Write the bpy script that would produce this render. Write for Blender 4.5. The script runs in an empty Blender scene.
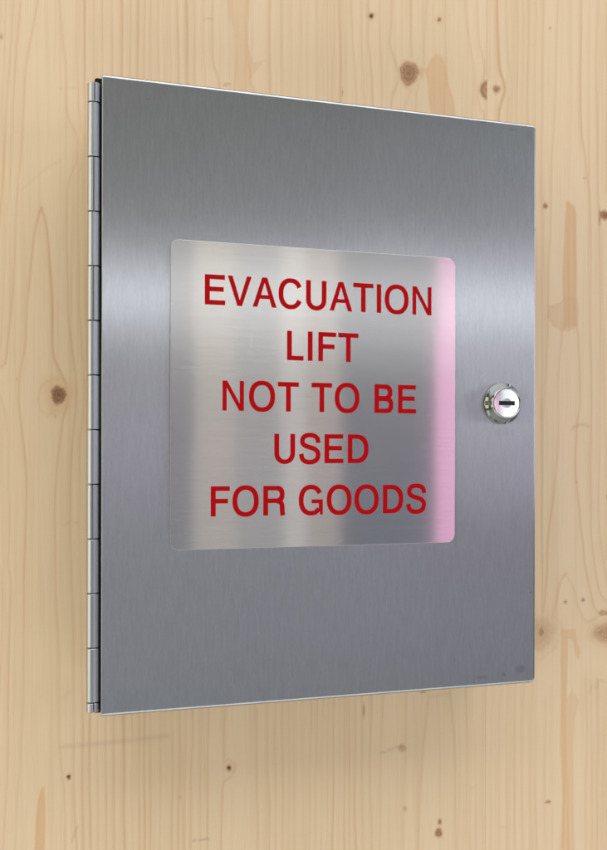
import bpy, bmesh, math, random
import numpy as np
from mathutils import Vector
from mathutils.geometry import tessellate_polygon

S = bpy.context.scene
COL = S.collection
MM = 0.001
ZB = 1.20            # height of the cabinet's lower edge above the floor
D = 0.080            # distance of the door face from the wall
EYE = Vector((-0.03746, -(D + 0.57126), ZB + 0.16459))
YAW, ROLL, FPX, CY = 0.28639, 0.002038, 900.0, 452.72

# ------------------------------------------------------------------ camera
cd = bpy.data.cameras.new('camera'); cam = bpy.data.objects.new('camera', cd); COL.objects.link(cam)
cd.sensor_fit = 'HORIZONTAL'; cd.sensor_width = 36
cd.lens = 36 * FPX / 607
cd.shift_y = (CY - 425) / 607
cd.clip_start = 0.01; cd.clip_end = 100
cam.location = EYE
from mathutils import Matrix
cam.matrix_world = (Matrix.Translation(EYE) @ Matrix.Rotation(-YAW, 4, 'Z') @ Matrix.Rotation(math.pi / 2, 4, 'X')
                    @ Matrix.Rotation(ROLL, 4, 'Z'))
S.camera = cam
S.render.resolution_x = 731; S.render.resolution_y = 1024
S.render.engine = 'CYCLES'

# ------------------------------------------------------------------ world and lamps
S.view_settings.view_transform = 'Standard'; S.view_settings.look = 'None'
S.view_settings.exposure = 0; S.view_settings.gamma = 1
W = bpy.data.worlds.new('World'); S.world = W; W.use_nodes = True
bg = W.node_tree.nodes['Background']
bg.inputs['Color'].default_value = (0.88, 0.94, 1.0, 1); bg.inputs['Strength'].default_value = 0.14

def area(name, x0, x1, z0, z1, dist, rad, col):
    """upright rectangular lamp facing the wall; x, z measured from the eye point, dist from the door face"""
    l = bpy.data.lights.new(name, 'AREA'); l.shape = 'RECTANGLE'
    l.size = x1 - x0; l.size_y = z1 - z0
    l.energy = math.pi * l.size * l.size_y * rad; l.color = col
    o = bpy.data.objects.new(name, l); COL.objects.link(o)
    o.location = (EYE.x + (x0 + x1) / 2, -D - dist, EYE.z + (z0 + z1) / 2)
    o.rotation_euler = (math.pi / 2, 0, 0)      # emits towards +Y
    return o

def area_at(name, loc, sx, sy, rad, col, target=(0.15, -0.03, 1.4)):
    l = bpy.data.lights.new(name, 'AREA'); l.shape = 'RECTANGLE'; l.size = sx; l.size_y = sy
    l.energy = math.pi * sx * sy * rad; l.color = col
    o = bpy.data.objects.new(name, l); COL.objects.link(o); o.location = loc
    o.rotation_euler = (Vector(target) - Vector(loc)).to_track_quat('-Z', 'Y').to_euler()
    return o

area('strip_light', -0.9, 3.2, 0.575, 0.70, 3.0, 4.1, (0.97, 0.98, 1.0))
area('window_light', 1.985, 3.3, 0.08, 0.55, 3.05, 1.15, (0.92, 0.96, 1.0))
area('pink_light', 1.685, 1.985, -1.0, 1.0, 3.1, 1.12, (1.0, 0.42, 0.72))
for x0, x1, rad, col in ((0.38, 0.61, 0.11, (1.0, 0.86, 0.72)), (0.62, 0.80, 0.46, (1.0, 0.86, 0.66)), (0.80, 1.00, 0.29, (1.0, 0.92, 0.78)),
                         (1.00, 1.11, 0.58, (1.0, 0.92, 0.80)), (1.11, 1.27, 0.37, (1.0, 0.80, 0.60))):
    area('facing_wall_light', x0, x1, -1.6, 1.7, 3.15, rad, col)
area('floor_light', -2.5, 4.5, -0.28, 0.26, 3.4, 0.27, (0.84, 0.76, 1.0))
area('floor_light', -2.5, 4.5, -1.35, -0.285, 3.4, 0.19, (0.66, 0.80, 1.0))
area_at('overhead_light', (0.0, -1.35, 3.7), 4.4, 2.2, 2.7, (1.0, 0.965, 0.90))
area_at('floor_bounce_fill', (-0.1, -0.95, 0.0), 4.6, 1.4, 1.32, (1.0, 0.95, 0.84))  # added fill lamp from below, lightens the shade under the box
area_at('added_side_light', (3.6, -1.1, 2.0), 1.4, 1.8, 2.9, (0.90, 0.94, 1.0))  # added cool lamp, lights the wood from the right
area_at('warm_side_light', (-2.9, -1.0, 1.7), 2.6, 3.2, 2.0, (1.0, 0.90, 0.62))

# ------------------------------------------------------------------ helpers
def tag(o, label=None, cat=None, group=None, kind=None):
    if label: o['label'] = label
    if cat: o['category'] = cat
    if group: o['group'] = group
    if kind: o['kind'] = kind
    return o

def link(name, me, mat=None, parent=None, smooth=False):
    o = bpy.data.objects.new(name, me); COL.objects.link(o)
    if mat: me.materials.append(mat)
    if parent: o.parent = parent
    if smooth:
        me.polygons.foreach_set('use_smooth', [True] * len(me.polygons))
    return o

def from_bm(name, bm, mat, parent=None, smooth=False, sharp=None):
    bmesh.ops.recalc_face_normals(bm, faces=bm.faces)
    me = bpy.data.meshes.new(name); bm.to_mesh(me); bm.free()
    if smooth and sharp:
        me.polygons.foreach_set('use_smooth', [True] * len(me.polygons))
        me.set_sharp_from_angle(angle=math.radians(sharp))
    return link(name, me, mat, parent, smooth)

def arc(cx, cz, r, a0, a1, n):
    return [(cx + r * math.cos(math.radians(a0 + (a1 - a0) * i / n)), cz + r * math.sin(math.radians(a0 + (a1 - a0) * i / n)))
            for i in range(n + 1)]

def rrect(x0, x1, z0, z1, rs, n=8):
    """rounded rectangle, radii (bottom left, bottom right, top right, top left), counter-clockwise"""
    bl, br, tr, tl = rs
    return (arc(x0 + bl, z0 + bl, bl, 180, 270, n) + arc(x1 - br, z0 + br, br, 270, 360, n)
            + arc(x1 - tr, z1 - tr, tr, 0, 90, n) + arc(x0 + tl, z1 - tl, tl, 90, 180, n))

def prism(bm, loops, y0, y1):
    """solid between y0 (front) and y1 (back) from an outline and holes given in x, z"""
    tris = tessellate_polygon([[Vector((x, z, 0)) for x, z in lp] for lp in loops])
    fr = [bm.verts.new((x, y0, z)) for lp in loops for x, z in lp]
    bk = [bm.verts.new((x, y1, z)) for lp in loops for x, z in lp]
    for t in tris:
        try:
            bm.faces.new([fr[i] for i in t]); bm.faces.new([bk[i] for i in reversed(t)])
        except ValueError: pass
    k = 0
    for lp in loops:
        n = len(lp)
        for i in range(n):
            a, b = k + i, k + (i + 1) % n
            try: bm.faces.new([fr[a], fr[b], bk[b], bk[a]])
            except ValueError: pass
        k += n

def bevelled_plate(bm, outline_at, y_front, y_back, r, seg=6):
    """plate whose front edge is rolled with radius r; outline_at(inset) gives the outline moved inwards"""
    # a flat margin inside the roll keeps the face itself optically flat
    rings = [[bm.verts.new((x, y_front, z)) for x, z in outline_at(r * 1.15)]]
    for i in range(seg + 1):
        a = math.pi / 2 * i / seg
        ins = r * (1 - math.sin(a)); y = y_front + r * (1 - math.cos(a))
        rings.append([bm.verts.new((x, y, z)) for x, z in outline_at(ins)])
    rings.append([bm.verts.new((x, y_back, z)) for x, z in outline_at(0)])
    n = len(rings[0])
    bm.faces.new(rings[0])
    for A, B in zip(rings, rings[1:]):
        for i in range(n):
            bm.faces.new([A[i], A[(i + 1) % n], B[(i + 1) % n], B[i]])
    bm.faces.new(list(reversed(rings[-1])))

def box(bm, x0, x1, y0, y1, z0, z1):
    prism(bm, [[(x0, z0), (x1, z0), (x1, z1), (x0, z1)]], y0, y1)

# ------------------------------------------------------------------ node helpers
class NT:
    def __init__(s, name):
        s.m = bpy.data.materials.new(name); s.m.use_nodes = True
        s.t = s.m.node_tree; s.b = s.t.nodes['Principled BSDF']
        s.obj = s.t.nodes.new('ShaderNodeTexCoord').outputs['Object']
    def n(s, typ, **kw):
        nd = s.t.nodes.new(typ)
        for k, v in kw.items(): setattr(nd, k, v)
        return nd
    def put(s, sock, v):
        if isinstance(v, bpy.types.NodeSocket): s.t.links.new(v, sock)
        else: sock.default_value = v
    def math(s, op, a, b=0.0, c=0.0, clamp=False):
        nd = s.n('ShaderNodeMath', operation=op, use_clamp=clamp)
        s.put(nd.inputs[0], a); s.put(nd.inputs[1], b); s.put(nd.inputs[2], c)
        return nd.outputs[0]
    def map(s, v, scale=(1, 1, 1), loc=(0, 0, 0)):
        nd = s.n('ShaderNodeMapping'); s.put(nd.inputs['Vector'], v)
        nd.inputs['Scale'].default_value = scale; nd.inputs['Location'].default_value = loc
        return nd.outputs[0]
    def noise(s, v, scale=1.0, detail=3.0, rough=0.5):
        nd = s.n('ShaderNodeTexNoise'); s.put(nd.inputs['Vector'], v)
        nd.inputs['Scale'].default_value = scale; nd.inputs['Detail'].default_value = detail
        nd.inputs['Roughness'].default_value = rough
        return nd.outputs['Fac']
    def rng(s, v, a, b, c, d, smooth=False):
        nd = s.n('ShaderNodeMapRange'); s.put(nd.inputs['Value'], v)
        if smooth: nd.interpolation_type = 'SMOOTHSTEP'
        for k, x in zip(('From Min', 'From Max', 'To Min', 'To Max'), (a, b, c, d)): s.put(nd.inputs[k], x)
        return nd.outputs[0]
    def mix(s, f, a, b, blend='MIX'):
        nd = s.n('ShaderNodeMix', data_type='RGBA', blend_type=blend)
        s.put(nd.inputs[0], f)
        for i, v in ((6, a), (7, b)):
            s.put(nd.inputs[i], v if isinstance(v, bpy.types.NodeSocket) else (*v, 1.0))
        return nd.outputs[2]
    def bump(s, h, dist, strength=1.0, normal=None):
        nd = s.n('ShaderNodeBump'); s.put(nd.inputs['Height'], h)
        nd.inputs['Distance'].default_value = dist; nd.inputs['Strength'].default_value = strength
        if normal: s.put(nd.inputs['Normal'], normal)
        return nd.outputs[0]
    def spot(s, x, z, rx, rz):
        """soft elliptical mark at x, z (metres, object space)"""
        v = s.map(s.obj, (1 / rx, 0, 1 / rz), (-x / rx, 0, -z / rz))
        nd = s.n('ShaderNodeVectorMath', operation='LENGTH'); s.put(nd.inputs[0], v)
        return s.rng(nd.outputs['Value'], 0.2, 1.0, 1.0, 0.0, True)

def metal(name, color, rough, aniso, tangent, grain_scale, bump_d, tone=0.10, marks=(), rough_var=0.05):
    k = NT(name); b = k.b
    fine = k.noise(k.map(k.obj, grain_scale), 1.0, 4.0, 0.7)
    mid = k.noise(k.map(k.obj, tuple(g * 0.22 for g in grain_scale), (3, 1, 7)), 1.0, 3.0, 0.6)
    blotch = k.noise(k.map(k.obj, (9, 9, 6)), 1.0, 4.0, 0.6)
    t = k.math('MULTIPLY_ADD', fine, tone, 1 - tone * 0.5)
    t = k.math('MULTIPLY', t, k.math('MULTIPLY_ADD', mid, tone * 0.6, 1 - tone * 0.3))
    t = k.math('MULTIPLY', t, k.math('MULTIPLY_ADD', blotch, 0.10, 0.95))
    comb = k.n('ShaderNodeCombineColor')
    for i in range(3): k.put(comb.inputs[i], t)
    c = k.mix(1.0, color, comb.outputs[0], 'MULTIPLY')
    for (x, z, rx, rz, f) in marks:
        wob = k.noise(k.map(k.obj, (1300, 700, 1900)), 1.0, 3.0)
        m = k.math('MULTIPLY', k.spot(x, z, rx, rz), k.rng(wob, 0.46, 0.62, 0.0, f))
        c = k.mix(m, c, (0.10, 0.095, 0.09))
    k.put(b.inputs['Base Color'], c)
    b.inputs['Metallic'].default_value = 1.0
    rr = k.math('ADD', k.math('MULTIPLY_ADD', blotch, rough_var, rough - rough_var / 2), k.math('MULTIPLY_ADD', fine, 0.04, -0.02))
    k.put(b.inputs['Roughness'], rr)
    if aniso:
        b.inputs['Anisotropic'].default_value = aniso
        tv = k.n('ShaderNodeCombineXYZ'); tv.inputs[0].default_value, tv.inputs[1].default_value, tv.inputs[2].default_value = tangent
        k.put(b.inputs['Tangent'], tv.outputs[0])
    if bump_d:
        wave = k.noise(k.map(k.obj, (7, 7, 7), (2, 5, 3)), 1.0, 1.0)
        k.put(b.inputs['Normal'], k.bump(fine, bump_d, 1.0, k.bump(wave, 0.0005) if aniso else None))
    return k.m

def plain(name, color, rough, metallic=0.0, tone=0.1, scale=300):
    k = NT(name)
    f = k.noise(k.obj, scale, 3.0)
    k.put(k.b.inputs['Base Color'], k.mix(f, tuple(c * (1 - tone) for c in color), tuple(min(1, c * (1 + tone)) for c in color)))
    k.b.inputs['Roughness'].default_value = rough; k.b.inputs['Metallic'].default_value = metallic
    return k.m

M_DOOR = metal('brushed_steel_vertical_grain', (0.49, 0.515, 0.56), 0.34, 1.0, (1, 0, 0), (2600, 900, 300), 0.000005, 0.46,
               marks=((0.2925, 0.011, 0.006, 0.004, 0.8), (0.262, 0.007, 0.008, 0.002, 0.7), (0.279, 0.008, 0.003, 0.002, 0.7),
                      (0.2985, 0.3905, 0.0045, 0.007, 0.28), (0.285, 0.3945, 0.005, 0.0015, 0.6), (0.262, 0.3965, 0.004, 0.0012, 0.5),
                      (0.3035, 0.325, 0.001, 0.003, 0.8), (0.3, 0.065, 0.0012, 0.0012, 0.9), (0.0285, 0.387, 0.0018, 0.0008, 0.8), (0.278, 0.179, 0.014, 0.004, 0.22), (0.262, 0.213, 0.006, 0.003, 0.15), (0.02, 0.1, 0.01, 0.002, .15)))  # broad faint mark below the lock is its shadow, painted in
def scratch(mat, segs, strength=0.5):
    """hairline scratches: paler, from (x0, z0) to (x1, z1), drawn with object coordinates"""
    t = mat.node_tree; b = t.nodes['Principled BSDF']
    src = b.inputs['Base Color'].links[0].from_socket
    k = NT.__new__(NT); k.m, k.t, k.b = mat, t, b
    k.obj = k.n('ShaderNodeTexCoord').outputs['Object']
    for x0, z0, x1, z1, w in segs:
        cx, cz, ln, a = (x0 + x1) / 2, (z0 + z1) / 2, math.hypot(x1 - x0, z1 - z0) / 2, math.atan2(z1 - z0, x1 - x0)
        mp = k.n('ShaderNodeMapping', vector_type='TEXTURE'); k.put(mp.inputs['Vector'], k.obj)
        mp.inputs['Location'].default_value = (cx, 0, cz); mp.inputs['Rotation'].default_value = (0, -a, 0)
        mp.inputs['Scale'].default_value = (ln, 1e6, w)
        nd = k.n('ShaderNodeVectorMath', operation='LENGTH'); k.put(nd.inputs[0], mp.outputs[0])
        brk = k.rng(k.noise(k.map(k.obj, (900, 900, 900), (x0 * 99, 0, z0 * 99)), 1.0, 1.0), .42, .55, 0, 1)
        m = k.math('MULTIPLY', k.rng(nd.outputs['Value'], .5, 1, strength, 0), brk)
        src = k.mix(m, src, (0.9, 0.9, 0.9))
    k.put(b.inputs['Base Color'], src)

M_PLATE = metal('brushed_steel_horizontal_grain', (0.50, 0.495, 0.49), 0.125, 1.0, (0, 0, 1), (80, 900, 2400), 0.000001, 0.22, rough_var=0.02)
scratch(M_PLATE, ((0.0945, 0.222, 0.0955, 0.249, 0.00035), (0.152, 0.1035, 0.160, 0.1075, 0.0003), (0.1755, 0.2225, 0.184, 0.226, 0.0003)), 0.3)
scratch(M_DOOR, ((0.2555, 0.206, 0.2590, 0.2165, 0.0003), (0.2590, 0.2165, 0.2655, 0.2225, 0.0003), (0.2530, 0.213, 0.2560, 0.226, 0.00025),
                 (0.2860, 0.180, 0.2935, 0.1765, 0.00025), (0.0800, 0.060, 0.0830, 0.092, 0.0002), (0.2100, 0.345, 0.2120, 0.368, 0.0002)), 0.4)
M_HINGE = metal('hinge_steel', (0.45, 0.475, 0.52), 0.36, 0.0, None, (900, 900, 50), 0.000004, 0.22)
M_BODY = metal('cabinet_sheet_steel', (0.45, 0.45, 0.46), 0.40, 0.0, None, (400, 400, 50), 0.0, 0.1)
M_BEZEL = metal('worn_nickel', (0.29, 0.31, 0.30), 0.08, 0.0, None, (500, 500, 500), 0.000003, 0.12, rough_var=0.06)
M_CHROME = metal('polished_nickel', (0.80, 0.81, 0.80), 0.05, 0.0, None, (300, 300, 300), 0.0, 0.04, rough_var=0.04)
M_RUBBER = plain('black_rubber', (0.012, 0.012, 0.013), 0.55)
M_RUBBER.node_tree.nodes['Principled BSDF'].inputs['Specular IOR Level'].default_value = 0.1
M_DARK = plain('keyway_black', (0.008, 0.008, 0.009), 0.6)
M_RED = plain('red_engraving_paint', (0.38, 0.001, 0.004), 0.6, tone=0.12, scale=900)
M_RED.node_tree.nodes['Principled BSDF'].inputs['Specular IOR Level'].default_value = 0.08

# ------------------------------------------------------------------ the wooden wall
def to_px(X, Z):
    """where a point of the wall's face (y = 0) stands on the survey photograph"""
    x = X - EYE.x; y = -EYE.y; z = Z - EYE.z
    c, s = math.cos(YAW), math.sin(YAW)
    u = FPX * (x * c - y * s) / (x * s + y * c); v = -FPX * z / (x * s + y * c)
    c, s = math.cos(ROLL), math.sin(ROLL)
    return 303.5 + u * c - v * s, CY + u * s + v * c

LINES = []   # growth lines: (points, strength, core width, one-sided shoulder)
def L(pts, s=0.6, w=0.8, sh=1):
    LINES.append((pts, s, w, sh))
def V(xt, xb, y0, y1, s=0.5, w=0.8, sh=1):
    L([(xt, y0), ((xt * 2 + xb) / 3 + 0.3, y0 + (y1 - y0) / 3), ((xt + 2 * xb) / 3 - 0.3, y0 + 2 * (y1 - y0) / 3), (xb, y1)], s, w, sh)
# left board, beside the hinge
L([(7,0),(5,60),(3,150),(4,300),(1,360),(-6,400)], .35)
L([(15,0),(10,80),(5.5,150),(2,200),(-4,280)], .6)
L([(22,0),(17,60),(13,150),(9,200),(5,290),(3,345)], .4)
L([(39,0),(34,30),(28,65),(24.5,110),(22,150),(18.5,195),(14.5,290),(13,310),(10,340),(7.5,362),(2,367.5),(-6,369)], .65)
L([(61,0),(62.5,25),(64,45),(66.5,70),(67.5,100),(69,115),(74,126),(77.5,135),(78.5,150),(78,162),(74,172),(70,186),(69,205),(68.5,300),(70,325),(73,355),(76,390),(75,415),(72.5,450),(70.5,500),(71,560),(72,620),(74,700),(74,760),(77,850)], .6)
L([(78,-5),(77,40),(79,90),(82,125),(86,140)], .4)
L([(90,140),(86,155),(82,170),(80,185),(80,300),(82,345),(84,400),(82,430),(80,450),(80,600),(82,700),(83,770),(84,850)], .45)
L([(86,180),(86,300),(86.5,450),(86,600),(87,690)], .3)
L([(31,290),(29.5,300),(28,335),(25,355),(20.5,375),(19.5,400),(22,425),(24.5,450),(26,480),(25.5,540),(24,590),(23.5,680),(20.5,740),(17,800),(15,850)], .6)
L([(42.5,208),(39,218),(35.5,236),(33,262),(31,290)], .75, .9)
L([(42.5,208),(47,222),(50,240),(52.5,275),(53.5,300),(54,350),(57.5,365),(63.5,378),(67,390)], .75, .9)
L([(58,380),(50,381),(43,386),(39.5,395),(39,402),(42,410),(48,415),(54,413)], .5)
L([(68,395),(66,408),(63,418),(61,430),(59,450),(57,475),(55.5,500),(55,550),(56,600),(57.5,640),(58,700),(59,745),(61,765),(64,790),(66,820),(66,850)], .55)
L([(-2,388),(3,400),(7,420),(9,450),(9,540),(8,563),(11,578),(11,600),(9,650),(7.5,740),(5,800),(3,850)], .55)
L([(-3,560),(1,575),(3,600),(1,660),(-3,740)], .4)
L([(-4,120),(-3,200),(-4,300)], .5)
for xt, xb, s in ((85,91,.8),(94,99,.5),(103,107,.6),(113,115,.6),(123,125,1.0),(131.5,133,.45),(139,140,.85),(146,145,.8),(152,151,.5),
                  (157,155,.3),(160,161,.5),(165.5,166,.35),(171.5,173,.4),(179,180,.6),(188,186,.65),(196,192,.45)):
    V(xt, (xt + xb) / 2, -5, 430, s, .9); V((xt + xb) / 2, xb, 420, 855, s, .9)
L([(205,0),(205,60),(206,200),(204,430),(202,700),(202,850)], .4)
L([(214,0),(213.5,60),(217.5,76),(219,100),(214,200),(210,430),(209,700),(209,850)], .5)
L([(228,0),(232,18),(235,32),(235.5,85),(232,110),(226,250),(226,600),(226,710),(226,758),(230,759),(236,764),(236.5,770),(232,777),(226,782),(224,790),(223,850)], .6)
L([(248.5,0),(248,18),(247,40),(249,60),(252,85),(256,120),(255,400),(255,640),(256,700),(258.5,720),(258.5,850)], .55)
for xt, xb, s in ((270,270,.7),(282,276.5,.45),(292,283,.5),(300.5,289,.5),(309,296,.35),(317,303,.35),(324,310,.6),(328,316,.35),(331.5,322,.5),(335,328,.35),(340,334,.9),(343.5,340,.35)):
    V(xt, (xt + xb) / 2, -5, 430, s * .9, .8); V((xt + xb) / 2, xb, 420, 855, s * .8, .8)
for xt, xm, xb, s in ((351,356,346,.55),(360,364,351,.45),(367,372,357,.6),(379,381,364,.55)):
    L([(xt,-5),(xt+.5,40),(xm,105),(xm,300),(xb,600),(xb,855)], s, .8)
L([(391,-5),(390.5,25),(389,42),(391,52),(397,70),(398,80),(393,95),(391,110),(385,300),(378,500),(372,690),(372,855)], .5)
L([(410,-5),(410,35),(411,57)], .6); L([(411,90),(408,103),(404,118),(396,300),(388,600),(384,700),(380,855)], .5)
L([(426,-5),(424,40),(424,66),(418,90),(416,110),(413,300),(410,600),(408.5,690),(405,780),(403,855)], .4)
L([(445,-5),(446,60),(444,120),(438,400),(431,640),(429,700),(424,745),(420,800),(417,855)], .55)
L([(464.5,-5),(467,25),(471,50),(474,70),(473,100),(466,200),(455,500),(450,660),(451.5,700),(454,730),(455,800),(456,855)], .6)
L([(477,-5),(479,40),(484,60),(484,75),(478,92),(480,110),(484,130),(480,300),(468,600),(466.5,855)], .45)
for x, s in ((470,.3),(476,.25)): V(x, x, 560, 855, s)
for x in range(483, 537, 8): V(x + 1.0, x, 500, 855, .30 if x % 16 else .20, 1.1)
V(533, 536, 500, 855, .4)
# right board
L([(497,-5),(498,40),(499,68),(503,82),(504,92),(500,108),(499,130),(503,300),(520,560)], .9, 1.0)
L([(490,-5),(489.5,60),(489,78)], .35)
L([(506,-5),(507,50),(511,80),(512,95),(508,110),(508,200)], .4)
for x, s in ((511.5,.35),(517,.45),(522.5,.3),(528,.45),(535,.4),(543,.55)): V(x, x + .5, -5, 420, s, .9)
L([(543,400),(543,500),(541.5,600),(543,625)], .5)
L([(558.5,-5),(557,60),(555.5,130),(553.5,160),(552,200),(551,230),(549,300),(548,350),(546,400),(543,470),(542.5,540),(541,620)], .5)
L([(582,-5),(582,60),(582.5,130),(585,150),(588,176),(591,205),(592,300),(592,420),(590,470),(590.5,520),(593,550),(596,575),(601,595),(612,604)], .6)
L([(565,325),(563.5,332),(562,350),(560,385),(559.5,430),(558,460),(554.5,495),(550,525),(547,550),(546,575),(543,612)], .65)
L([(578,325),(580.5,340),(581,400),(578.5,420),(576,460),(577,490),(579.5,520),(583,545),(584.5,560),(587,575),(590.5,592),(593,604),(598,612),(606,612)], .65)
L([(566,574),(561,580),(557.5,592),(555,606),(552,618)], .5, 1.0)
L([(566,574),(571,582),(575.5,594),(578.5,608),(584,619),(590,621.5),(598,617)], .5, 1.0)
L([(599.5,-5),(598,60),(599,200),(602,300),(600.5,420),(598,500),(602,550),(607,585)], .5)
for x, s in ((570,.22),(590,.3),(608,.5),(614,.5)): V(x, x, -5, 190, s, 1.3)
for x, s in ((586,.35),(591,.25),(597,.45),(602,.3),(608,.4)): V(x, x, 680, 860, s, 1.6)
for x, s in ((604,.3),(597,.25)): V(x, x + 2, 230, 560, s, 1.2)
V(552, 551, 690, 860, .18, 1.5); V(545, 545, 700, 860, .15, 1.2)
random.seed(5)
x = 625
while x < 1700:
    V(x, x + random.uniform(-6, 6), 0, 850, random.uniform(.3, .8), 1.2); x += random.choice((9, 12, 16, 26, 34))
x = -14
while x > -1100:
    V(x, x + random.uniform(-6, 6), 0, 850, random.uniform(.3, .8), 1.0); x -= random.choice((8, 11, 15, 26))

# knots: x, y, rx, ry, brown strength, halo
KNOTS = [(58,395,7.6,9.8,.95,1),(408.5,73,10.6,13.0,.72,0),(495.5,89,4.2,4.6,.62,0),(605.5,215,6,5,.85,0),(600,217,1.6,9,.55,0),
         (546,206,2.6,3.0,.75,0),(605,633,13,11,.55,1),(538,633,17,18,.38,1),(540.5,632,3.4,5.5,.62,0),(68.5,777,2.5,2.5,.85,0),
         (370,16,2.6,2.6,.9,1),(439,19.5,2.2,2.2,.8,1),(230,768,2.4,2.4,.95,1),(437.5,833,4.3,5.2,.72,0),(438.5,822,2.0,3.2,.8,0),
         (403,748,4.2,4.2,.45,0),(364,711,1.3,7,.55,0),(547,802,2.8,1.7,.75,0),(550,28,1.5,1.5,.5,0),(565,602,1.9,1.9,.65,0),
         (582.5,600,1.9,2.2,.65,0),(2,36.5,1.8,3,.5,0),(405,809,2,3,.4,0),(341,93,.9,4,.5,0),(424,692,3,1.6,.6,0),(585,178,2,1.2,.3,0),
         (54.5,417,1.3,1.2,.5,0),(226,84.5,5,1.4,.35,0),(576,482,1.3,1.3,.35,0),(607,497,1.5,3,.6,0),(17,379.5,1,1.6,.3,0),
         (603,613,6,3,.55,0),(180,797,2.2,2.2,.3,0)]
# stains of orange heartwood, outlined
STAINS = [([(43,787),(41,787),(37,800),(35,822),(34,856),(45,856),(45,822),(44,800)], .75),
          ([(436,54),(431,58),(427,68),(424,69),(428,82),(428,96),(431,116),(456,118),(453,98),(448,84),(446,68),(442,56)], .55),
          ([(420,66),(419,74),(423,80),(424,70)], .5),
          ([(228,-5),(232,15),(236,34),(236,70),(238,90),(247,95),(250,80),(258,68),(266,60),(254,62),(248,48),(246,22),(249,-5)], .36),
          ([(567,200),(569,201.5),(575,207),(577,215),(577,300),(578.5,325),(564,329),(563,280),(566,215)], .70),
          ([(561,629),(575,630),(577,643),(580,652),(578,660),(574,652),(572,640),(567,639),(567,655),(566,700),(566,745),(567,800),(570,856),(559,856),(561,800),(560,745),(561,700),(560,660)], .55),
          ([(572,690),(579,700),(574,720),(572,748),(572,790),(574,856),(566,856),(565,745),(566,700)], .38)]
BROWN = [([(549,306),(561,302),(567,295),(578,298),(580,312),(579,326),(570,331),(562,331),(553,326),(548,318)], .5)]
# grey, purple or pale marks, one a painted shadow edge: points, width, strength
RUBS_SHADE = [([(60,747),(85,745),(105,743),(135,740),(168,736)], 2.2, .50), ([(22,190),(38,176),(50,166),(62,160)], 1.4, .25),  # second: soft diagonal edge of the cabinet's shadow, painted in
        ([(574,427),(578,425),(583,424.5),(588,426)], 1.8, .6), ([(571,431),(574,429)], 1, .4),
        ([(382,753),(388,751),(396,748),(402,746)], 1.0, .75), ([(72,842),(75,833),(78,826)], 1.2, .5),
        ([(194,841),(198,839.5),(204,840),(210,839)], .8, 1.0), ([(589,693),(591,686),(596,688),(598,680),(603,682)], 1.2, .45),
        ([(432,697),(440,695),(449,694)], 2.2, .35), ([(204,20),(209,18),(215,20)], .8, .6), ([(64,525),(70,521),(78,523)], .9, .35),
        ([(60,88.5),(72,88),(82,87)], .8, .3), ([(500,828),(506,827)], 1.5, .3), ([(470,789),(477,785)], 1, .3), ([(64,697),(68,692)], 3, .3),
        ([(57,671),(72,669.5),(86,669)], .8, -.6), ([(596,712),(586,740),(580,790)], 7, -.35), ([(560,230),(568,560)], 9, -.10)]  # negative strengths turn the wood paler

def seg_dist(px, py, pts, need_side=False):
    """distance to a polyline and the signed horizontal offset at the nearest place"""
    best = np.full(px.shape, 1e9); side = np.zeros(px.shape)
    for (ax, ay), (bx, by) in zip(pts, pts[1:]):
        dx, dy = bx - ax, by - ay
        t = np.clip(((px - ax) * dx + (py - ay) * dy) / (dx * dx + dy * dy + 1e-9), 0, 1)
        qx = px - ax - t * dx; qy = py - ay - t * dy
        d = np.hypot(qx, qy)
        k = d < best
        best = np.where(k, d, best); side = np.where(k, np.sign(qx), side)
    return best, side

def smooth_line(pts, k=4):
    if len(pts) < 3: return pts
    P = [pts[0]] + list(pts) + [pts[-1]]; out = []
    for i in range(1, len(P) - 2):
        a, b, c, d = (np.array(P[i + j], float) for j in (-1, 0, 1, 2))
        for j in range(k):
            t = j / k
            out.append(tuple(0.5 * ((2 * b) + (c - a) * t + (2 * a - 5 * b + 4 * c - d) * t * t + (3 * b - a - 3 * c + d) * t ** 3)))
    return out + [tuple(pts[-1])]

def inside(px, py, poly):
    r = np.zeros(px.shape, bool); n = len(poly)
    for i in range(n):
        (x0, y0), (x1, y1) = poly[i], poly[(i + 1) % n]
        if y0 == y1: continue
        c = ((y0 > py) != (y1 > py)) & (px < (x1 - x0) * (py - y0) / (y1 - y0) + x0)
        r ^= c
    return r

def window(C, R, x0, x1, y0, y1):
    """index ranges of grid columns and rows that can hold the given patch of the photograph"""
    return (C >= x0) & (C <= x1), (R >= y0) & (R <= y1)

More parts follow.
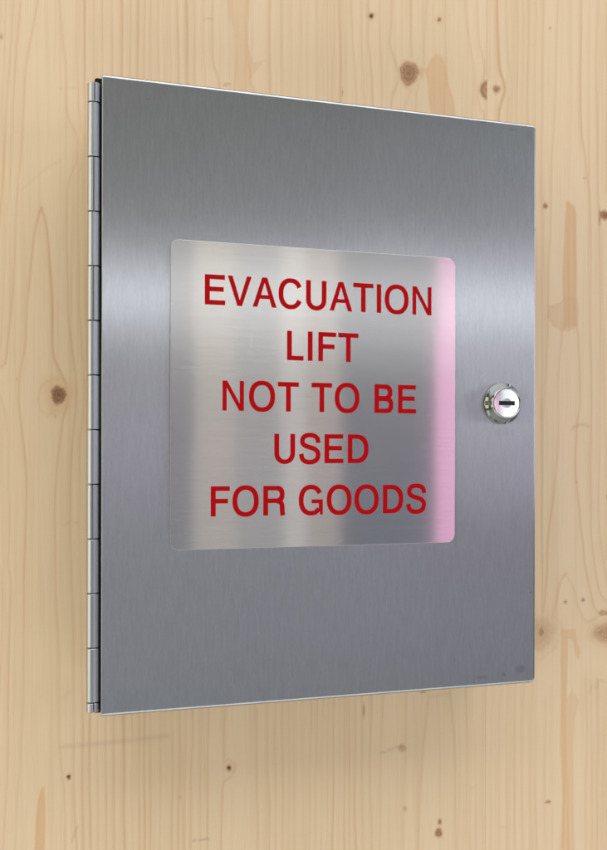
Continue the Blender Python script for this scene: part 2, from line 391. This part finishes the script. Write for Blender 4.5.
def wood_fields(X, Z):
    """X: column positions, Z: row positions -> grain, stain, knot, rub fields on the grid"""
    GX, GZ = np.meshgrid(X, Z)
    px, py = to_px(GX, GZ)
    bx, by = px, py
    px = px + 0.55 * np.sin(by / 47 + bx / 23) + 0.35 * np.sin(by / 19 + bx / 9 + 1.3) + 0.9 * np.sin(by / 160 + bx / 90)
    g = np.zeros(px.shape); st = np.zeros(px.shape); kn = np.zeros(px.shape); rub_shade = np.zeros(px.shape); pit = np.zeros(px.shape)
    cols = px.mean(axis=0)      # a column of the wall is upright in the photograph to about a pixel
    def patch(x0, x1):
        i0, i1 = np.searchsorted(cols, x0 - 3), np.searchsorted(cols, x1 + 3)
        return slice(max(0, i0), i1)
    wob = np.random.RandomState(3)
    for pts, s, w, sh in LINES:
        pts = smooth_line(pts)
        if pts[0][1] <= 5: pts = [(pts[0][0], pts[0][1] - 1500)] + pts
        if pts[-1][1] >= 845: pts = pts + [(pts[-1][0], pts[-1][1] + 1500)]
        xs = [p[0] for p in pts]; c = patch(min(xs) - 12, max(xs) + 12)
        if c.stop <= c.start: continue
        d, side = seg_dist(px[:, c], py[:, c], pts)
        a, b, p0 = wob.uniform(40, 120), wob.uniform(150, 400), wob.uniform(0, 6)
        vary = 0.72 + 0.20 * np.sin(py[:, c] / a + p0) + 0.16 * np.sin(py[:, c] / b * 3 + 2 * p0)
        lft = side < 0
        v = np.exp(-(d / np.where(lft, w * 1.9, w * .95)) ** 2) * s * vary * .88
        v += np.exp(-d / 4.0) * 0.36 * s * lft
        v += np.exp(-d / 1.4) * 0.12 * s * (~lft)
        g[:, c] = np.maximum(g[:, c], v) + 0.35 * np.minimum(g[:, c], v)
    rs = np.random.RandomState(8)
    for x, y, rx, ry, s, halo in KNOTS:
        c = patch(x - 3.2 * rx, x + 3.2 * rx)
        if c.stop <= c.start: continue
        qx, qy = px[:, c] - x, py[:, c] - y
        ang = np.arctan2(qy, qx); p0 = rs.uniform(0, 6)
        e = np.hypot(qx / rx, qy / ry) * (1 + 0.07 * np.sin(3 * ang + p0) + 0.04 * np.sin(7 * ang + 2 * p0))
        m = 1 / (1 + np.exp((e - 0.92) * (7 if rx > 12 else 12 if rx > 3 else 7)))
        ring = 0.88 + ((0.07 if rx > 12 else 0.14) * np.sin(e * (17 if rx > 6 else 9) + p0) if rx > 3.6 else 0)
        v = m * s * ring * .88
        kn[:, c] = np.maximum(kn[:, c], v)
        if rx > 3.6 and s > .6:
            pit[:, c] = np.maximum(pit[:, c], np.exp(-(e * 2.6) ** 2) * 0.15)
        if rx < 3.6 and s > .8: pit[:, c] = np.maximum(pit[:, c], np.exp(-(e * 1.6) ** 2))
        if halo:
            h = np.exp(-((e - 1.5) / 0.7) ** 2) * (0.28 if rx < 12 else .20) * s
            st[:, c] = np.maximum(st[:, c], h)
            g[:, c] = np.maximum(g[:, c] * np.clip((e - .6) / .8, 0, 1), np.exp(-((e - 1.32) / 0.07) ** 2) * .25 * (rx > 6))
        else:
            g[:, c] *= np.clip((e - .5) / .8, 0, 1)
    # the knot sawn in half by the joint
    c = patch(470, 487)
    e = np.hypot((px[:, c] - 487) / 8.4, (py[:, c] - 90) / 10.4)
    m = 1 / (1 + np.exp((e - .95) * 16)) * (GX[:, c] < SEAM)
    kn[:, c] = np.maximum(kn[:, c], m * (.52 + .12 * np.sin(e * 11)))
    for poly, s in STAINS + [(p, -s) for p, s in BROWN]:
        xs = [p[0] for p in poly]; c = patch(min(xs) - 6, max(xs) + 6)
        d, _ = seg_dist(px[:, c], py[:, c], poly + poly[:1])
        i = inside(px[:, c], py[:, c], poly)
        sd = np.where(i, d, -d)
        m = np.clip(sd / 1.8 + .5, 0, 1) * abs(s)
        m = m * (0.72 + 0.28 * np.exp(-np.abs(sd) / 1.6))
        if s > 0: st[:, c] = np.maximum(st[:, c], m)
        else:
            st[:, c] = np.maximum(st[:, c], m * .7); rub_shade[:, c] = np.maximum(rub_shade[:, c], m * .35)
    for pts, w, s in RUBS_SHADE:
        xs = [p[0] for p in pts]; c = patch(min(xs) - 4 * w, max(xs) + 4 * w)
        d, _ = seg_dist(px[:, c], py[:, c], pts)
        v = np.exp(-(d / w) ** 2) * s
        rub_shade[:, c] = rub_shade[:, c] + v * .65
    return g, st, kn, pit, rub_shade

def wood_material():
    k = NT('spruce_wood')
    def att(name):
        a = k.n('ShaderNodeAttribute', attribute_name=name); return a.outputs['Fac']
    g, st, kn, pit, rub_shade = (att(n) for n in ('grain', 'stain', 'knot', 'pit', 'rub_shade'))
    geo = k.n('ShaderNodeNewGeometry').outputs['Position']
    fib = k.noise(k.map(geo, (1500, 200, 26)), 1.0, 3.0, 0.6)
    fib2 = k.noise(k.map(geo, (330, 50, 5), (4, 2, 1)), 1.0, 3.0, 0.55)
    cloud = k.noise(k.map(geo, (14, 5, 3.5)), 1.0, 4.0, 0.55)
    fleck = k.noise(k.map(geo, (900, 100, 240), (9, 0, 3)), 1.0, 2.0, 0.5)
    base = k.mix(k.rng(cloud, .3, .7, 0, 1), (0.705, 0.562, 0.378), (0.750, 0.590, 0.412))
    base = k.mix(k.rng(fib2, .50, .74, 0, .34), base, (0.56, 0.375, 0.225))
    base = k.mix(k.rng(fib, .42, .78, 0, .20), base, (0.50, 0.345, 0.215))
    base = k.mix(k.rng(fleck, .62, .76, 0, .14), base, (0.46, 0.31, 0.19))
    gg = k.math('MULTIPLY', g, k.math('MULTIPLY_ADD', fib, .5, .72))
    c = k.mix(k.math('MULTIPLY', gg, .58, clamp=True), base, (0.50, 0.275, 0.115))
    c = k.mix(k.math('MULTIPLY', st, k.rng(fib2, .3, .7, .85, 1.1), clamp=True), c, (0.61, 0.345, 0.16))
    kf = k.noise(k.map(geo, (500, 200, 500), (2, 7, 1)), 1.0, 4.0, .6)
    kq = k.math('MULTIPLY', kn, k.rng(kf, .3, .7, .78, 1.15), clamp=True)
    c = k.mix(k.rng(kq, .0, .5, 0, 1), c, (0.44, 0.26, 0.145))
    c = k.mix(k.rng(kq, .35, 1.0, 0, 1), c, (0.135, 0.068, 0.038))
    c = k.mix(k.math('MULTIPLY', pit, 1.0, clamp=True), c, (0.035, 0.018, 0.010))
    c = k.mix(k.math('MULTIPLY', k.math('MAXIMUM', rub_shade, 0.0), .55, clamp=True), c, (0.25, 0.17, 0.17))
    c = k.mix(k.math('MULTIPLY', k.math('MAXIMUM', k.math('MULTIPLY', rub_shade, -1.0), 0.0), .55, clamp=True), c, (0.74, 0.62, 0.52))
    k.put(k.b.inputs['Base Color'], c)
    k.b.inputs['Roughness'].default_value = 0.55
    k.b.inputs['Specular IOR Level'].default_value = 0.3
    h = k.math('SUBTRACT', k.math('MULTIPLY', fib, .35), k.math('MULTIPLY', g, .5))
    h = k.math('SUBTRACT', h, k.math('MULTIPLY', pit, 3.0))
    k.put(k.b.inputs['Normal'], k.bump(h, 0.00012))
    return k.m

SEAM = 0.3072
M_WOOD = wood_material()
wall = bpy.data.objects.new('wooden_wall', None); COL.objects.link(wall); wall.location = (SEAM, 0, 0.3)
tag(wall, 'pale knotty spruce board wall behind the steel cabinet, running past it on every side', 'wall')

def axis(fine0, fine1, nf, lo, hi, nc):
    """dense spacing where the cabinet hangs, sparse beyond"""
    return np.concatenate([np.linspace(lo, fine0, nc, endpoint=False), np.linspace(fine0, fine1, nf), np.linspace(fine1, hi, nc + 1)[1:]])

def make_board(x0, x1):
    full = axis(-0.085, 0.445, 1050, -1.2, 1.7, 130)
    X = np.concatenate([[x0], full[(full > x0 + 1e-4) & (full < x1 - 1e-4)], [x1]])
    Z = axis(ZB - 0.185, ZB + 0.56, 470, 0.3, 2.5, 25)
    g, st, kn, pit, rub_shade = wood_fields(X, Z)
    ny, nx = len(Z), len(X)
    GX, GZ = np.meshgrid(X, Z)
    # face of the board, its edges eased by a fraction of a millimetre, growth lines very slightly proud
    depth = -0.00003 * g.clip(0, 1) + 0.0003 * pit
    depth[:, 0] = 0.0001; depth[:, -1] = 0.0001
    co = np.stack([GX - SEAM, depth, GZ - 0.3], -1).reshape(-1, 3)
    idx = np.arange(ny * nx).reshape(ny, nx)
    q = np.stack([idx[:-1, :-1], idx[:-1, 1:], idx[1:, 1:], idx[1:, :-1]], -1).reshape(-1, 4)
    # edges and back
    ring = np.concatenate([idx[0, :], idx[1:, -1], idx[-1, -2::-1], idx[-2:0:-1, 0]])
    back = co[ring].copy(); back[:, 1] = 0.04
    n0 = len(co); nr = len(ring); b = n0 + np.arange(nr)
    q2 = np.stack([ring, b, np.roll(b, -1), np.roll(ring, -1)], -1)
    co = np.concatenate([co, back]); q = np.concatenate([q, q2])
    me = bpy.data.meshes.new('board')
    me.vertices.add(len(co)); me.vertices.foreach_set('co', co.ravel())
    me.loops.add(q.size); me.loops.foreach_set('vertex_index', q.ravel().astype(np.int32))
    me.polygons.add(len(q)); me.polygons.foreach_set('loop_start', np.arange(0, q.size, 4, dtype=np.int32))
    me.polygons.foreach_set('use_smooth', np.concatenate([np.ones(len(q) - nr, bool), np.zeros(nr, bool)]))
    me.update(calc_edges=True)
    for name, f in (('grain', g), ('stain', st), ('knot', kn), ('pit', pit), ('rub_shade', rub_shade)):
        a = me.attributes.new(name, 'FLOAT', 'POINT')
        a.data.foreach_set('value', np.concatenate([f.ravel(), np.zeros(nr)]).astype(np.float32))
    return link('board', me, M_WOOD, wall)
b1 = make_board(-1.2, SEAM - 0.00004); b1['label'] = 'wide board behind the cabinet and hinge, with the large round knot above the door'
b2 = make_board(SEAM + 0.00004, 1.7); b2['label'] = 'board past the right edge of the cabinet, with knots and orange streaks'

# ------------------------------------------------------------------ the cabinet
cab = bpy.data.objects.new('key_cabinet', None); COL.objects.link(cab); cab.location = (0, 0, ZB)
tag(cab, 'brushed stainless steel wall cabinet with red-lettered evacuation lift sign, piano hinge and round lock', 'cabinet')
DW, DH = 0.3045, 0.400

bm = bmesh.new()
def body_outline(i): return rrect(0.0012 + i, DW - 0.002 - i, 0.0015 + i, DH - 0.0015 - i, (0.002,) * 4, 3)
bevelled_plate(bm, body_outline, -D + 0.0130, -0.0002, 0.0008, 3)
from_bm('body', bm, M_BODY, cab, True, 40)

bm = bmesh.new()
prism(bm, [rrect(-0.0042, 0.010, 0.0012, DH - 0.0008, (0.0012, 0.0005, 0.0005, 0.0016), 5)], -D + 0.0066, -D + 0.0128)
from_bm('gasket', bm, M_RUBBER, cab)

def door_outline(i):
    r = lambda v: max(v - i, 0.0002)
    return rrect(i * 0.25, DW - i, i, DH - i, (r(0.0007), r(0.0042), r(0.0034), r(0.0006)), 8)
bm = bmesh.new(); bevelled_plate(bm, door_outline, -D, -D + 0.0128, 0.0023, 10)
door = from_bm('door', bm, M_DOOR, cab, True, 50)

# sign plate: 198 mm square
PX0, PX1, PZ0, PZ1 = 0.0425, 0.2402, 0.1026, 0.2998
def plate_outline(i):
    r = 0.0055 - i
    return rrect(PX0 + i, PX1 - i, PZ0 + i, PZ1 - i, (r,) * 4, 10)
bm = bmesh.new(); bevelled_plate(bm, plate_outline, -D - 0.0012, -D - 0.0001, 0.0002, 3)
plate = from_bm('sign_plate', bm, M_PLATE, cab, True, 50)

# --- lettering, drawn in units of 1/718 of the capital height
ST, BR = 131, 112
def ring_arc(cx, cy, rx, ry, a0, a1, n=44, e=2.25):
    """stroke between two superellipses from angle a0 to a1 (degrees)"""
    def pt(rx, ry, a):
        c, s = math.cos(math.radians(a)), math.sin(math.radians(a))
        return (cx + rx * math.copysign(abs(c) ** (2 / e), c), cy + ry * math.copysign(abs(s) ** (2 / e), s))
    A = [a0 + (a1 - a0) * i / n for i in range(n + 1)]
    return [pt(rx, ry, a) for a in A], [pt(rx - ST, ry - BR, a) for a in A]
def stroke(pts, w):
    P = [np.array(p) for p in smooth_line(pts, 6)]; l, r = [], []
    for i, p in enumerate(P):
        t = P[min(i + 1, len(P) - 1)] - P[max(i - 1, 0)]; t = t / np.hypot(*t); nrm = np.array((-t[1], t[0]))
        ww = w[0] + (w[1] - w[0]) * abs(t[1])     # upright strokes a little heavier than level ones
        l.append(tuple(p + nrm * ww / 2)); r.append(tuple(p - nrm * ww / 2))
    return l + r[::-1]
def rect(x0, y0, x1, y1): return [(x0, y0), (x1, y0), (x1, y1), (x0, y1)]
def bowl(x0, y0, x1, y1, rx):
    """D-shaped outline, flat on the left"""
    cy, ry = (y0 + y1) / 2, (y1 - y0) / 2
    out = [(x0, y0)]
    for i in range(25):
        a = math.radians(-90 + 180 * i / 24); c, s = math.cos(a), math.sin(a)
        out.append((x1 - rx + rx * abs(c) ** .88, cy + ry * math.copysign(abs(s) ** .88, s)))
    return out + [(x0, y1)]
def glyph(ch):
    H = 718
    if ch == 'E': return 667, [[[(84,0),(616,0),(616,BR),(84+ST,BR),(84+ST,318),(577,318),(577,318+BR),(84+ST,318+BR),(84+ST,H-BR),(609,H-BR),(609,H),(84,H)]]]
    if ch == 'F': return 611, [[[(84,0),(84+ST,0),(84+ST,308),(536,308),(536,308+BR),(84+ST,308+BR),(84+ST,H-BR),(583,H-BR),(583,H),(84,H)]]]
    if ch == 'L': return 556, [[[(78,0),(532,0),(532,BR),(78+ST,BR),(78+ST,H),(78,H)]]]
    if ch == 'I': return 278, [[rect(82, 0, 82 + ST, H)]]
    if ch == 'T': return 611, [[[(305-ST/2,0),(305+ST/2,0),(305+ST/2,H-BR),(593,H-BR),(593,H),(18,H),(18,H-BR),(305-ST/2,H-BR)]]]
    if ch == 'N': return 722, [[[(78,0),(190,0),(190,545),(520,0),(644,0),(644,H),(532,H),(532,175),(202,H),(78,H)]]]
    if ch == 'V': return 667, [[[(272,0),(394,0),(650,H),(523,H),(335,140),(145,H),(16,H)]]]
    if ch == 'A': return 667, [[[(12,0),(136,0),(205,200),(462,200),(528,0),(656,0),(400,H),(266,H)], [(237,292),(334,590),(432,292)]]]
    if ch == 'O': 
        o, i = ring_arc(389, 359, 350, 378, 0, 354, 60); return 778, [[o, i[::-1]]]
    if ch == 'C':
        o, i = ring_arc(375, 359, 331, 378, 27, 333, 50); return 722, [[o + i[::-1]]]
    if ch == 'G':
        o, i = ring_arc(380, 359, 338, 378, 29, 322, 50)
        return 778, [[o + i[::-1]], [[(628,0),(708,0),(708,376),(396,376),(396,280),(596,280),(596,120),(628,90)]]]
    if ch == 'U':
        out = [(78, H)] + [(361 - 283 * math.cos(math.pi * i / 24) * 1.0, 262 - 281 * math.sin(math.pi * i / 24) ** .85) for i in range(25)] + [(644, H), (644 - ST, H)]
        inn = [(361 + (283 - ST) * math.cos(math.pi * i / 24), 262 - (281 - BR) * math.sin(math.pi * i / 24) ** .85) for i in range(25)] + [(78 + ST, H)]
        return 722, [[out + inn]]
    if ch == 'D': return 722, [[bowl(80, 0, 674, H, 330), bowl(80 + ST, BR, 674 - ST, H - BR, 230)[::-1]]]
    if ch == 'B':
        return 667, [[bowl(80, 0, 632, 412, 190), bowl(80 + ST, BR, 632 - ST, 412 - BR, 105)[::-1]],
                     [bowl(80, 330, 602, H, 180), bowl(80 + ST, 330 + BR - 12, 602 - ST, H - BR, 100)[::-1]]]
    if ch == 'R':
        return 722, [[bowl(80, 300, 655, H, 190), bowl(80 + ST, 300 + BR, 655 - ST, H - BR, 105)[::-1]], [rect(80, 0, 80 + ST, 310)],
                     [stroke([(455,345),(540,320),(580,262),(590,170),(597,70),(615,-2)], (BR, ST))]]
    if ch == 'S':
        return 667, [[stroke([(567,498),(555,585),(500,650),(420,682),(330,690),(225,674),(150,618),(130,535),(162,462),(255,414),(355,386),(465,350),
                              (545,285),(566,200),(535,105),(450,48),(335,28),(215,46),(130,112),(98,232)], (BR + 2, ST - 4))]]
    return 278, []
TEXT = [('EVACUATION', 0.0644, 0.2221, 0.2594), ('LIFT', 0.1190, 0.1688, 0.2254), ('NOT TO BE', 0.0760, 0.2108, 0.1916),
        ('USED', 0.1105, 0.1762, 0.1576), ('FOR GOODS', 0.0685, 0.2184, 0.1235)]
CAP = 0.0194; U = CAP / 718; UX = U * 0.925
for words, tx0, tx1, tz in TEXT:
    xs, pen = [], 0.0
    for ch in words:
        adv, gl = glyph(ch); xs.append((pen, gl)); pen += adv
    inkL = min(p[0] for lps in xs[0][1] for p in lps[0]); lastx, lastg = xs[-1]
    inkR = lastx + max(p[0] for lps in lastg for p in lps[0])
    lastw = max(p[0] for lps in lastg for p in lps[0])
    extra = ((tx1 - tx0) - (inkR - inkL) * UX) / (len(words) - 1)
    bm = bmesh.new()
    for n, (px_, gl) in enumerate(xs):
        for j, lps in enumerate(gl):
            loops = [[(tx0 + (px_ + x - inkL) * UX + n * extra, tz + y * U) for x, y in lp] for lp in lps]
            prism(bm, loops, -D - 0.00126 - j * 0.00002, -D - 0.0011)
    o = from_bm('lettering', bm, M_RED, plate)
    o['label'] = 'red capital letters reading ' + words

# --- piano hinge
hinge = bpy.data.objects.new('hinge', None); COL.objects.link(hinge); hinge.parent = cab
HX, HY, HR = -0.0047, -D + 0.0046, 0.0040
zs = [0.3948] + [0.3823 - i * (0.3823 - 0.0089) / 11 for i in range(12)] + [0.0026]
def knuckle(z0, z1, seam_deg, r=HR):
    """a strip of steel rolled round the pin, its free edge leaving a narrow groove"""
    bm = bmesh.new(); half = math.degrees(0.00028 / r); N = 40; ri = 0.0019
    prof_o = [(r, math.radians(seam_deg + half + (360 - 2 * half) * i / N)) for i in range(N + 1)]
    ch = 0.00025
    rows = []
    for (z, dr) in ((z0, ch), (z0 + ch, 0), (z1 - ch, 0), (z1, ch)):
        ring = []
        for k, (rr, a) in enumerate(prof_o):
            e = 0.0003 if k in (0, N) else 0
            ring.append(bm.verts.new((HX + (rr - dr - e) * math.cos(a), HY + (rr - dr - e) * math.sin(a), z)))
        for (rr, a) in reversed(prof_o):
            ring.append(bm.verts.new((HX + ri * math.cos(a), HY + ri * math.sin(a), z)))
        rows.append(ring)
    n = len(rows[0])
    for A, B in zip(rows, rows[1:]):
        for i in range(n): bm.faces.new([A[i], A[(i + 1) % n], B[(i + 1) % n], B[i]])
    m = (n // 2)
    for ring in (rows[0], rows[-1]):
        for i in range(m - 1): bm.faces.new([ring[i], ring[i + 1], ring[n - 2 - i], ring[n - 1 - i]])
    return bm
rnd = random.Random(2)
for i, (zt, zb) in enumerate(zip(zs, zs[1:])):
    seam = {0: 272, 12: 276}.get(i, 262 + rnd.uniform(-6, 6) if i % 2 == 0 and i in (2, 4, 8) else (100 if i % 2 else 80))
    o = from_bm('knuckle', knuckle(zb + 0.00032, zt - 0.00032, seam, HR + rnd.uniform(-.00006, .00006)), M_HINGE, hinge, True, 40)
    o.location.x = rnd.uniform(-.00008, .00008)
bm = bmesh.new(); ret = bmesh.ops.create_cone(bm, cap_ends=True, segments=24, radius1=0.0018, radius2=0.0018, depth=0.391)
for v in bm.verts: v.co += Vector((HX, HY, 0.1987))
from_bm('pin', bm, M_DARK, hinge, True, 40)
bm = bmesh.new(); box(bm, HX + 0.0005, -0.0002, -D + 0.0053, -D + 0.0065, 0.0045, 0.3945)
from_bm('leaf', bm, M_RUBBER, hinge)

# --- cylinder lock
lock = bpy.data.objects.new('lock', None); COL.objects.link(lock); lock.parent = cab
lock.location = (0.2770, -D, 0.1996); lock.scale = (1.03, 0.90, 1.03)
def lathe(bm, prof, seg=96, notch=None, close=False):
    rings = []
    for k, (r, h) in enumerate(prof):
        ring = []
        for i in range(seg):
            a = 2 * math.pi * i / seg; rr = r
            if notch: rr, h2 = notch(k, r, h, math.degrees(a))
            else: h2 = h
            ring.append(bm.verts.new((rr * math.cos(a), -h2, rr * math.sin(a))))
        rings.append(ring)
    for A, B in zip(rings, rings[1:]):
        for i in range(seg): bm.faces.new([A[i], A[(i + 1) % seg], B[(i + 1) % seg], B[i]])
    if close: bm.faces.new(rings[-1])
    return rings
def notch(k, r, h, a):
    for c in (72, 342, 278, 180):
        dlt = abs((a - c + 180) % 360 - 180)
        if dlt < 4.2 and k in (3, 4, 5): return r - (0.0012 if k < 5 else 0.0004), h - (0.0014 if k > 3 else .0006)
    return r, h
bm = bmesh.new()
lathe(bm, [(0.0138, 0.0), (0.0141, 0.0004), (0.0141, 0.0016), (0.0137, 0.0024), (0.0130, 0.0034), (0.0121, 0.0056), (0.0113, 0.0076), (0.0108, 0.0086),
           (0.0104, 0.0089), (0.0099, 0.0089), (0.0096, 0.0086), (0.0095, 0.0078), (0.0094, 0.0078)], 120, notch)
from_bm('bezel', bm, M_BEZEL, lock, True, 35)
slot = rrect(-0.0060, 0.0060, -0.0015, 0.0015, (0.0002,) * 4, 3)
bm = bmesh.new()
prism(bm, [arc(0, 0, 0.0095, 0, 357, 119), slot[::-1]], -0.0080, -0.0068)
# (the slot is a real opening: the black keyway behind it shows through)
from_bm('lock_face', bm, M_CHROME, lock, True, 35)
bm = bmesh.new()
for sgn in (1, -1):
    a0 = math.degrees(math.asin(0.00155 / 0.0036))
    o_ = arc(0, 0, 0.0036, a0, 180 - a0, 24); i_ = arc(0, 0, 0.0032, a0 + 2, 178 - a0, 24)
    lp = [(x, sgn * z) for x, z in o_ + i_[::-1]]
    prism(bm, [lp if sgn > 0 else lp[::-1]], -0.0084, -0.0079)
from_bm('plug_rim', bm, M_CHROME, lock)
bm = bmesh.new()
for sgn in (1, -1):
    a0 = math.degrees(math.asin(0.00155 / 0.0032))
    lp = [(x, sgn * z) for x, z in arc(0, 0, 0.0032, a0, 180 - a0, 24)]
    prism(bm, [lp if sgn > 0 else lp[::-1]], -0.00806, -0.0079)
from_bm('plug', bm, M_HINGE, lock)
bm = bmesh.new(); box(bm, -0.0064, 0.0064, -0.0069, -0.0045, -0.0018, 0.0018)
box(bm, -0.0060, 0.0005, -0.0077, -0.0070, -0.0004, 0.0002)
from_bm('keyway', bm, M_DARK, lock)
